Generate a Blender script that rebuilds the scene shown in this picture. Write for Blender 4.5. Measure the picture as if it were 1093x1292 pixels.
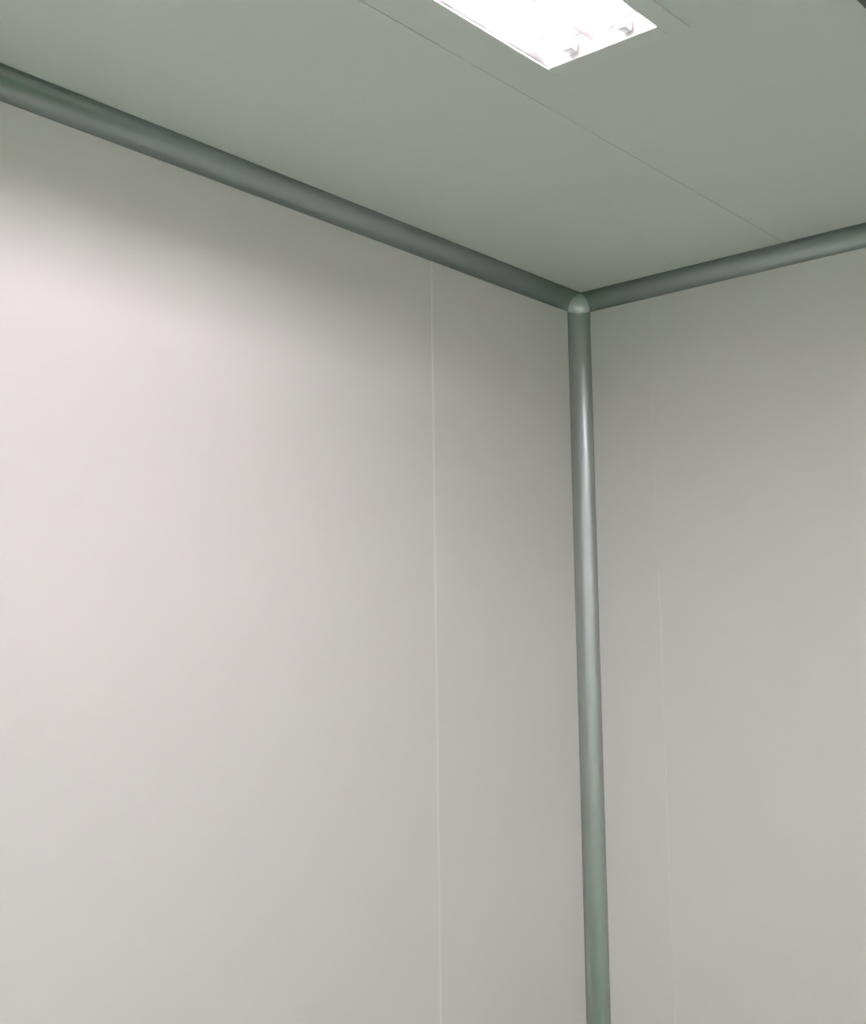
import bpy, bmesh, math
from mathutils import Vector, Matrix

for o in list(bpy.data.objects):
    bpy.data.objects.remove(o, do_unlink=True)
S = bpy.context.scene
COL = S.collection

# ------------------------------------------------------------------ camera
H = 2.70                      # ceiling height; the room corner stands at x=0, y=0
F_PX, YAW, PITCH, ROLL = 1622.14, -0.704687, 0.134586, -0.012293
CAM = Vector((2.15316, -3.22797, H - 1.17981))
fw = Vector((math.sin(YAW)*math.cos(PITCH), math.cos(YAW)*math.cos(PITCH), math.sin(PITCH)))
rt = Vector((math.cos(YAW), -math.sin(YAW), 0))
up = rt.cross(fw)
c, s = math.cos(ROLL), math.sin(ROLL)
rt, up = c*rt + s*up, c*up - s*rt
cd = bpy.data.cameras.new('camera')
cam = bpy.data.objects.new('camera', cd)
COL.objects.link(cam)
m = Matrix((rt, up, -fw)).transposed().to_4x4()
m.translation = CAM
cam.matrix_world = m
cd.sensor_fit = 'HORIZONTAL'
cd.sensor_width = 36.0
cd.lens = F_PX / 1093.0 * 36.0
cd.clip_start = 0.02
S.camera = cam

# ------------------------------------------------------------------ world and exposure
w = bpy.data.worlds.new('world')
S.world = w
w.use_nodes = True
w.node_tree.nodes['Background'].inputs[0].default_value = (0, 0, 0, 1)
w.node_tree.nodes['Background'].inputs[1].default_value = 0.0
S.view_settings.view_transform = 'Standard'
S.view_settings.look = 'None'
S.view_settings.gamma = 1.0
S.view_settings.use_curve_mapping = False
S.view_settings.exposure = 0.38
TUBE_POWER = 62.0             # strength of the fluorescent tubes
TUBE_COLOR = (1.0, 0.885, 0.99)


# ------------------------------------------------------------------ materials
def new_mat(name):
    mt = bpy.data.materials.new(name)
    mt.use_nodes = True
    nt = mt.node_tree
    return mt, nt, nt.nodes['Principled BSDF']


def painted(name, col, rough, scale=260.0, bump=0.06, vary=0.025, spec=0.4):
    """powder-coated steel: faint tone variation and an orange-peel relief"""
    mt, nt, b = new_mat(name)
    tc = nt.nodes.new('ShaderNodeTexCoord')
    n1 = nt.nodes.new('ShaderNodeTexNoise')
    n1.inputs['Scale'].default_value = 2.2
    n1.inputs['Detail'].default_value = 4
    nt.links.new(tc.outputs['Object'], n1.inputs['Vector'])
    mx = nt.nodes.new('ShaderNodeMix')
    mx.data_type = 'RGBA'
    mx.inputs[6].default_value = (*[v*(1-vary) for v in col], 1)
    mx.inputs[7].default_value = (*[min(1, v*(1+vary)) for v in col], 1)
    nt.links.new(n1.outputs['Fac'], mx.inputs[0])
    nt.links.new(mx.outputs[2], b.inputs['Base Color'])
    n2 = nt.nodes.new('ShaderNodeTexNoise')
    n2.inputs['Scale'].default_value = scale
    n2.inputs['Detail'].default_value = 3
    nt.links.new(tc.outputs['Object'], n2.inputs['Vector'])
    bp = nt.nodes.new('ShaderNodeBump')
    bp.inputs['Strength'].default_value = bump
    bp.inputs['Distance'].default_value = 0.001
    nt.links.new(n2.outputs['Fac'], bp.inputs['Height'])
    nt.links.new(bp.outputs['Normal'], b.inputs['Normal'])
    b.inputs['Roughness'].default_value = rough
    b.inputs['Specular IOR Level'].default_value = spec
    return mt


def metal(name, col, rough):
    mt, nt, b = new_mat(name)
    b.inputs['Metallic'].default_value = 1.0
    tc = nt.nodes.new('ShaderNodeTexCoord')
    n = nt.nodes.new('ShaderNodeTexNoise')
    n.inputs['Scale'].default_value = 30
    n.inputs['Detail'].default_value = 5
    nt.links.new(tc.outputs['Object'], n.inputs['Vector'])
    rr = nt.nodes.new('ShaderNodeMapRange')
    rr.inputs['To Min'].default_value = rough - 0.03
    rr.inputs['To Max'].default_value = rough + 0.03
    nt.links.new(n.outputs['Fac'], rr.inputs['Value'])
    nt.links.new(rr.outputs['Result'], b.inputs['Roughness'])
    b.inputs['Base Color'].default_value = (*col, 1)
    return mt


M_WALL = painted('wall_panel_paint', (0.84, 0.815, 0.785), 0.55)
M_CEIL = painted('ceiling_panel_paint', (0.80, 0.795, 0.785), 0.5)
M_FLOOR = painted('green_epoxy_floor', (0.15, 0.30, 0.17), 0.34, 40, 0.03, 0.08)
M_BEAD = painted('sealant_bead', (0.92, 0.91, 0.88), 0.45, 200, 0.03)
M_BEAD2 = painted('matched_sealant_bead', (0.868, 0.845, 0.82), 0.5, 200, 0.03)
M_JOINT = painted('ceiling_joint_sealant', (0.78, 0.78, 0.77), 0.7)
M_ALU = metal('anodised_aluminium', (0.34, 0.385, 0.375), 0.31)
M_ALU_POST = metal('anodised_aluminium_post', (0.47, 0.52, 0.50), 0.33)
M_ALU_CAP = metal('corner_cap_aluminium', (0.64, 0.68, 0.67), 0.30)
M_FRAME = painted('white_lamp_frame', (0.80, 0.795, 0.785), 0.4)
M_REFL = metal('satin_reflector', (0.92, 0.92, 0.92), 0.35)
M_BLADE = painted('white_louver_blade', (0.80, 0.80, 0.81), 0.4, vary=0.01)
M_DARK = metal('dark_vent_metal', (0.16, 0.16, 0.16), 0.45)
mt, nt, b = new_mat('fluorescent_tube')
b.inputs['Base Color'].default_value = (1, 1, 1, 1)
b.inputs['Emission Color'].default_value = (*TUBE_COLOR, 1)
b.inputs['Emission Strength'].default_value = TUBE_POWER
M_TUBE = mt


# ------------------------------------------------------------------ helpers
def link(name, bm, mat, parent=None, smooth=False):
    bmesh.ops.recalc_face_normals(bm, faces=bm.faces)
    me = bpy.data.meshes.new(name)
    bm.to_mesh(me)
    bm.free()
    me.materials.append(mat)
    if smooth:
        for p in me.polygons:
            p.use_smooth = True
    o = bpy.data.objects.new(name, me)
    COL.objects.link(o)
    if parent:
        o.parent = parent
    return o


def root(name, loc=(0, 0, 0)):
    o = bpy.data.objects.new(name, None)
    COL.objects.link(o)
    o.location = loc
    o.empty_display_size = 0.1
    return o


def tag(o, label, cat, group=None, kind=None):
    o['label'] = label
    if cat:
        o['category'] = cat
    if group:
        o['group'] = group
    if kind:
        o['kind'] = kind
    return o


def box(bm, lo, hi, bevel=0.0):
    r = bmesh.ops.create_cube(bm, size=1.0)
    vs = r['verts']
    for v in vs:
        v.co = Vector([lo[i] + (v.co[i]+.5)*(hi[i]-lo[i]) for i in range(3)])
    if bevel:
        es = list({e for v in vs for e in v.link_edges})
        bmesh.ops.bevel(bm, geom=es, offset=bevel, segments=1, affect='EDGES', profile=0.5)


def sweep(bm, ring_a, ring_b, cap=True):
    """prism between two matching closed outlines"""
    n = len(ring_a)
    va = [bm.verts.new(p) for p in ring_a]
    vb = [bm.verts.new(p) for p in ring_b]
    for i in range(n):
        bm.faces.new((va[i], va[(i+1) % n], vb[(i+1) % n], vb[i]))
    if cap:
        bm.faces.new(va)
        bm.faces.new(vb[::-1])


# ------------------------------------------------------------------ room shell
LX, LY = 3.9, 12.4            # room size
T = 0.05                      # sandwich panel thickness
GAP = 0.0035
JW = 0.69                     # first joint on the left wall

floor = link('floor', (lambda b: (box(b, (-.1, -LY-.1, -.1), (LX+.1, .1, 0)), b)[1])(bmesh.new()), M_FLOOR)
tag(floor, 'smooth green epoxy floor', 'floor', kind='structure')


def wall(name, label, axis, at, out, spans, bead=1.0):
    """axis 0: wall in plane x=at, panels along y; axis 1: plane y=at, panels along x.
    out = direction of the outside (+1/-1)."""
    r = tag(root(name), label, 'wall', kind='structure')
    for i, (a, b) in enumerate(spans):
        bm = bmesh.new()
        lo_t, hi_t = sorted((at, at+out*T))
        a2 = a + (GAP/2 if i else 0)
        b2 = b - (GAP/2 if i < len(spans)-1 else 0)
        if axis == 0:
            box(bm, (lo_t, a2, 0), (hi_t, b2, H), 0.0008)
        else:
            box(bm, (a2, lo_t, 0), (b2, hi_t, H), 0.0008)
        link('wall_panel', bm, M_WALL, r)
    for (a, b) in spans[:-1]:
        bm = bmesh.new()
        # rounded sealant bead that fills the joint and stands a little proud
        e = .0035*bead
        prof = [(-0.02, -GAP/2), (-.0002, -e-.0006), (.0005, -e), (.0006, 0), (.0005, e), (-.0002, e+.0006),
                (-0.02, GAP/2)]
        if axis == 0:
            A = [(at-out*d, b+u, 0.0) for d, u in prof]
            B = [(at-out*d, b+u, H) for d, u in prof]
        else:
            A = [(b+u, at-out*d, 0.0) for d, u in prof]
            B = [(b+u, at-out*d, H) for d, u in prof]
        sweep(bm, A, B)
        link('joint_bead', bm, M_BEAD if bead > .5 else M_BEAD2, r)
    return r


wall('wall_left', 'off-white panel wall left of the corner post, with one pale vertical joint', 0, 0.0, -1,
     [(-LY-T, -11.57)] + [(-11.57+1.36*k, -10.21+1.36*k) for k in range(8)] + [(-JW, 0.0)])
wall('wall_right', 'off-white panel wall right of the corner post, with a faint joint', 1, 0.0, 1,
     [(-T, 0.257), (0.257, 1.437), (1.437, 2.617), (2.617, LX+T)], bead=0.5)
wall('wall_back', 'off-white panel wall behind the viewer', 1, -LY, -1,
     [(0, 1.18), (1.18, 2.36), (2.36, LX)])
wall('wall_far_side', 'off-white panel wall on the side away from the lamp', 0, LX, 1,
     [(-LY-T, -11.8)] + [(-11.8+1.18*k, -10.62+1.18*k) for k in range(10)])

# ceiling: long panels parallel to the left wall; cut-outs for lamps
LAMPS = [((x, x+.325), (-2.47-2.35*k, -1.25-2.35*k)) for x in (.77, 1.98, 3.19) for k in range(5)]
LIP = 0.042                                     # width of the lamp's flat frame
ceil = tag(root('ceiling'), 'off-white panel ceiling with faint dark joints', 'ceiling', kind='structure')
CX = [0.0, 0.712, 1.892, 3.072, LX]
for i in range(4):
    a, b = CX[i] + (GAP/2 if i else -T), CX[i+1] - (GAP/2 if i < 3 else -T)
    holes = sorted([(y0+LIP*.6, y1-LIP*.6, x0+LIP*.6, x1-LIP*.6) for (x0, x1), (y0, y1) in LAMPS if a < x0 < b])
    bm = bmesh.new()
    y = -LY-T
    for (h0, h1, g0, g1) in holes:
        box(bm, (a, y, H), (b, h0, H+T))
        box(bm, (a, h0, H), (g0, h1, H+T))
        box(bm, (g1, h0, H), (b, h1, H+T))
        y = h1
    box(bm, (a, y, H), (b, T, H+T))
    bmesh.ops.remove_doubles(bm, verts=bm.verts, dist=1e-5)
    link('ceiling_panel', bm, M_CEIL, ceil)
for x in CX[1:-1]:
    bm = bmesh.new()
    box(bm, (x-GAP/2, -LY, H+.0012), (x+GAP/2, 0, H+.02))
    link('joint_seal', bm, M_JOINT, ceil)

# ------------------------------------------------------------------ aluminium coving
R0, TH = 0.050, 0.0030        # cove size, thickness of its lips


def cove_profile(n=20):
    """(p, q) outline: p from wall A, q from wall B; concave face towards the room"""
    rr = R0 - TH
    arc = []
    for k in range(n+1):
        a = math.pi/2 * k/n
        arc.append((R0 - rr*math.cos(a), R0 - rr*math.sin(a)))       # from wall A edge to wall B edge
    # lips square to the walls, then the back face along both walls
    return [(0.0004, R0)] + arc + [(R0, 0.0004), (0.0004, 0.0004)]


def cove(name, label, fn, t0, t1, mat=None):
    bm = bmesh.new()
    P = cove_profile()
    sweep(bm, [fn(p, q, t0) for p, q in P], [fn(p, q, t1) for p, q in P])
    o = link(name, bm, mat or M_ALU)
    for p in o.data.polygons:
        p.use_smooth = len(p.vertices) == 4
    es = o.data.edges
    # sharp where the outline turns hard
    o.data.set_sharp_from_angle(angle=math.radians(30))
    return tag(o, label, 'trim', kind='structure')


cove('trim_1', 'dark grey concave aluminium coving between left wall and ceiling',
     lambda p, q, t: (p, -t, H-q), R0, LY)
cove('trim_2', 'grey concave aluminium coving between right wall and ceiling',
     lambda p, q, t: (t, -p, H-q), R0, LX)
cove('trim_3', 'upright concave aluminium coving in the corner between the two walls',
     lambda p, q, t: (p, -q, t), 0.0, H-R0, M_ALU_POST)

# three-way corner cap: hollow eighth of a sphere
bm = bmesh.new()
C0 = Vector((R0, -R0, H-R0))
rr = R0 - TH - 0.0006
N = 14
grid = {}
ex, ey, ez = Vector((-1, 0, 0)), Vector((0, 1, 0)), Vector((0, 0, 1))
for i in range(N+1):
    for j in range(N+1-i):
        k = N-i-j
        d = (ex*i + ey*j + ez*k).normalized()
        # even spacing along the great circles
        d = (ex*math.sin(math.pi/2*i/N) + ey*math.sin(math.pi/2*j/N) + ez*math.sin(math.pi/2*k/N)).normalized()
        grid[(i, j)] = (bm.verts.new(C0 + d*rr), bm.verts.new(C0 + d*(rr+0.0035)))
for lay in (0, 1):
    for i in range(N):
        for j in range(N-i):
            bm.faces.new((grid[(i, j)][lay], grid[(i+1, j)][lay], grid[(i, j+1)][lay]))
            if i+j < N-1:
                bm.faces.new((grid[(i+1, j)][lay], grid[(i+1, j+1)][lay], grid[(i, j+1)][lay]))
rim = [(i, 0) for i in range(N)] + [(N-k, k) for k in range(N)] + [(0, N-k) for k in range(N)]
for a in range(len(rim)):
    p, q = grid[rim[a]], grid[rim[(a+1) % len(rim)]]
    bm.faces.new((p[0], q[0], q[1], p[1]))
cap = link('trim_4', bm, M_ALU_CAP, smooth=True)
cap.data.set_sharp_from_angle(angle=math.radians(40))
tag(cap, 'small rounded bright metal cap where the three covings meet', 'trim', kind='structure')


# ------------------------------------------------------------------ recessed louver lamps
def ceiling_lamp(xs, ys, label):
    (x0, x1), (y0, y1) = xs, ys
    cx, cy = (x0+x1)/2, (y0+y1)/2
    hw, hl = (x1-x0)/2, (y1-y0)/2
    r = tag(root('ceiling_light', (cx, cy, H)), label, 'ceiling light')
    ow, ol = hw-LIP, hl-LIP                         # half-size of the opening
    D = 0.075
    # flat frame around the opening
    bm = bmesh.new()
    z0, z1 = -0.0035, 0.0
    box(bm, (-hw, -hl, z0), (-ow, hl, z1), .001)
    box(bm, (ow, -hl, z0), (hw, hl, z1), .001)
    box(bm, (-ow, -hl, z0), (ow, -ol, z1), .001)
    box(bm, (-ow, ol, z0), (ow, hl, z1), .001)
    link('frame', bm, M_FRAME, r)
    # housing: five sided steel box above the ceiling
    bm = bmesh.new()
    a, bb = ow+.004, ol+.004
    box(bm, (-a-.002, -bb, -.002), (-a, bb, D))
    box(bm, (a, -bb, -.002), (a+.002, bb, D))
    box(bm, (-a, -bb-.002, -.002), (a, -bb, D))
    box(bm, (-a, bb, -.002), (a, bb+.002, D))
    box(bm, (-a, -bb, D), (a, bb, D+.002))
    link('housing', bm, M_FRAME, r)
    # curved reflector troughs, one per tube
    n = 8
    tx = [-ow/2, ow/2]
    for c0 in tx:
        bm = bmesh.new()
        h = ow/2
        prof = []
        for k in range(n*2+1):
            u = -1 + k/n
            prof.append((c0+h*u, 0.044 - 0.043*abs(u)**2.2))
        outer = [(x, min(z+.0015, D-.001)) for x, z in prof][::-1]
        ring = prof + outer
        sweep(bm, [(x, -ol, z) for x, z in ring], [(x, ol, z) for x, z in ring])
        o = link('reflector', bm, M_REFL, r, True)
        o.data.set_sharp_from_angle(angle=math.radians(40))
    # fluorescent tubes
    for c0 in tx:
        bm = bmesh.new()
        bmesh.ops.create_cone(bm, cap_ends=True, segments=16, radius1=.008, radius2=.008, depth=2*ol-.05,
                              matrix=Matrix.Translation((c0, 0, TUBE_Z)) @ Matrix.Rotation(math.pi/2, 4, 'X'))
        t = link('tube', bm, M_TUBE, r, True)
        t.data.set_sharp_from_angle(angle=math.radians(40))
        for e in (-1, 1):
            bm = bmesh.new()
            yy = e*(ol-.0125)
            box(bm, (c0-.010, yy-.0115, TUBE_Z-.012), (c0+.010, yy+.0115, TUBE_Z+.012), .002)
            link('tube_holder', bm, M_REFL, r)
    # cross blades with a curved lower edge
    nb = 11
    for k in range(nb):
        yb = -ol + 2*ol*(k+1)/(nb+1)
        bm = bmesh.new()
        for c0 in tx:
            h = ow/2
            top = [(c0-h*.93, .004), (c0-h*.6, BLADE_T), (c0+h*.6, BLADE_T), (c0+h*.93, .004)]
            bot = [(c0+h*.93, .0), (c0+h*.5, .004), (c0, .006), (c0-h*.5, .004), (c0-h*.93, .0)]
            ring = top + bot
            A, B = [], []
            for x, z in ring:
                t = .0006 + .0022*max(0, z)/BLADE_T
                A.append((x, yb-t, z))
                B.append((x, yb+t, z))
            sweep(bm, A, B)
        link('louver_blade', bm, M_BLADE, r)
    return r


TUBE_Z, BLADE_T = 0.019, 0.012
ORD = ['first', 'second', 'third', 'fourth', 'fifth']
for n, L in enumerate(LAMPS):
    if n == 0:
        ceiling_lamp(*L, 'glowing white recessed ceiling light nearest the room corner')
    else:  # unseen lamps, added to brighten the lower walls and the upright coving's highlight
        ceiling_lamp(*L, 'glowing white recessed ceiling light added outside the picture to brighten the room, %s from the corner in the %s row'
                     % (ORD[n % 5], ['left', 'middle', 'right'][n // 5]))

# ------------------------------------------------------------------ ceiling vent at the top right corner
VX0, VX1, VY0, VY1 = 1.364, 1.844, -1.42, -0.94
v = tag(root('ceiling_vent', ((VX0+VX1)/2, (VY0+VY1)/2, H)),
        'dark metal edged vent on the ceiling right of the lamp, at the top right corner', 'vent')
hv = (VX1-VX0)/2
bm = bmesh.new()
q = .03
box(bm, (-hv, -hv, -.008), (-hv+q, hv, -.0002), .002)
box(bm, (hv-q, -hv, -.008), (hv, hv, -.0002), .002)
box(bm, (-hv+q, -hv, -.008), (hv-q, -hv+q, -.0002), .002)
box(bm, (-hv+q, hv-q, -.008), (hv-q, hv, -.0002), .002)
link('frame', bm, M_DARK, v)
for k in range(13):
    x = -hv+q+.015 + k*(2*hv-2*q-.03)/12
    bm = bmesh.new()
    sweep(bm, [(x-.010, -hv+q, -.0065), (x-.009, -hv+q, -.0073), (x+.010, -hv+q, -.0010), (x+.009, -hv+q, -.0003)],
          [(x-.010, hv-q, -.0065), (x-.009, hv-q, -.0073), (x+.010, hv-q, -.0010), (x+.009, hv-q, -.0003)])
    link('slat', bm, M_DARK, v)
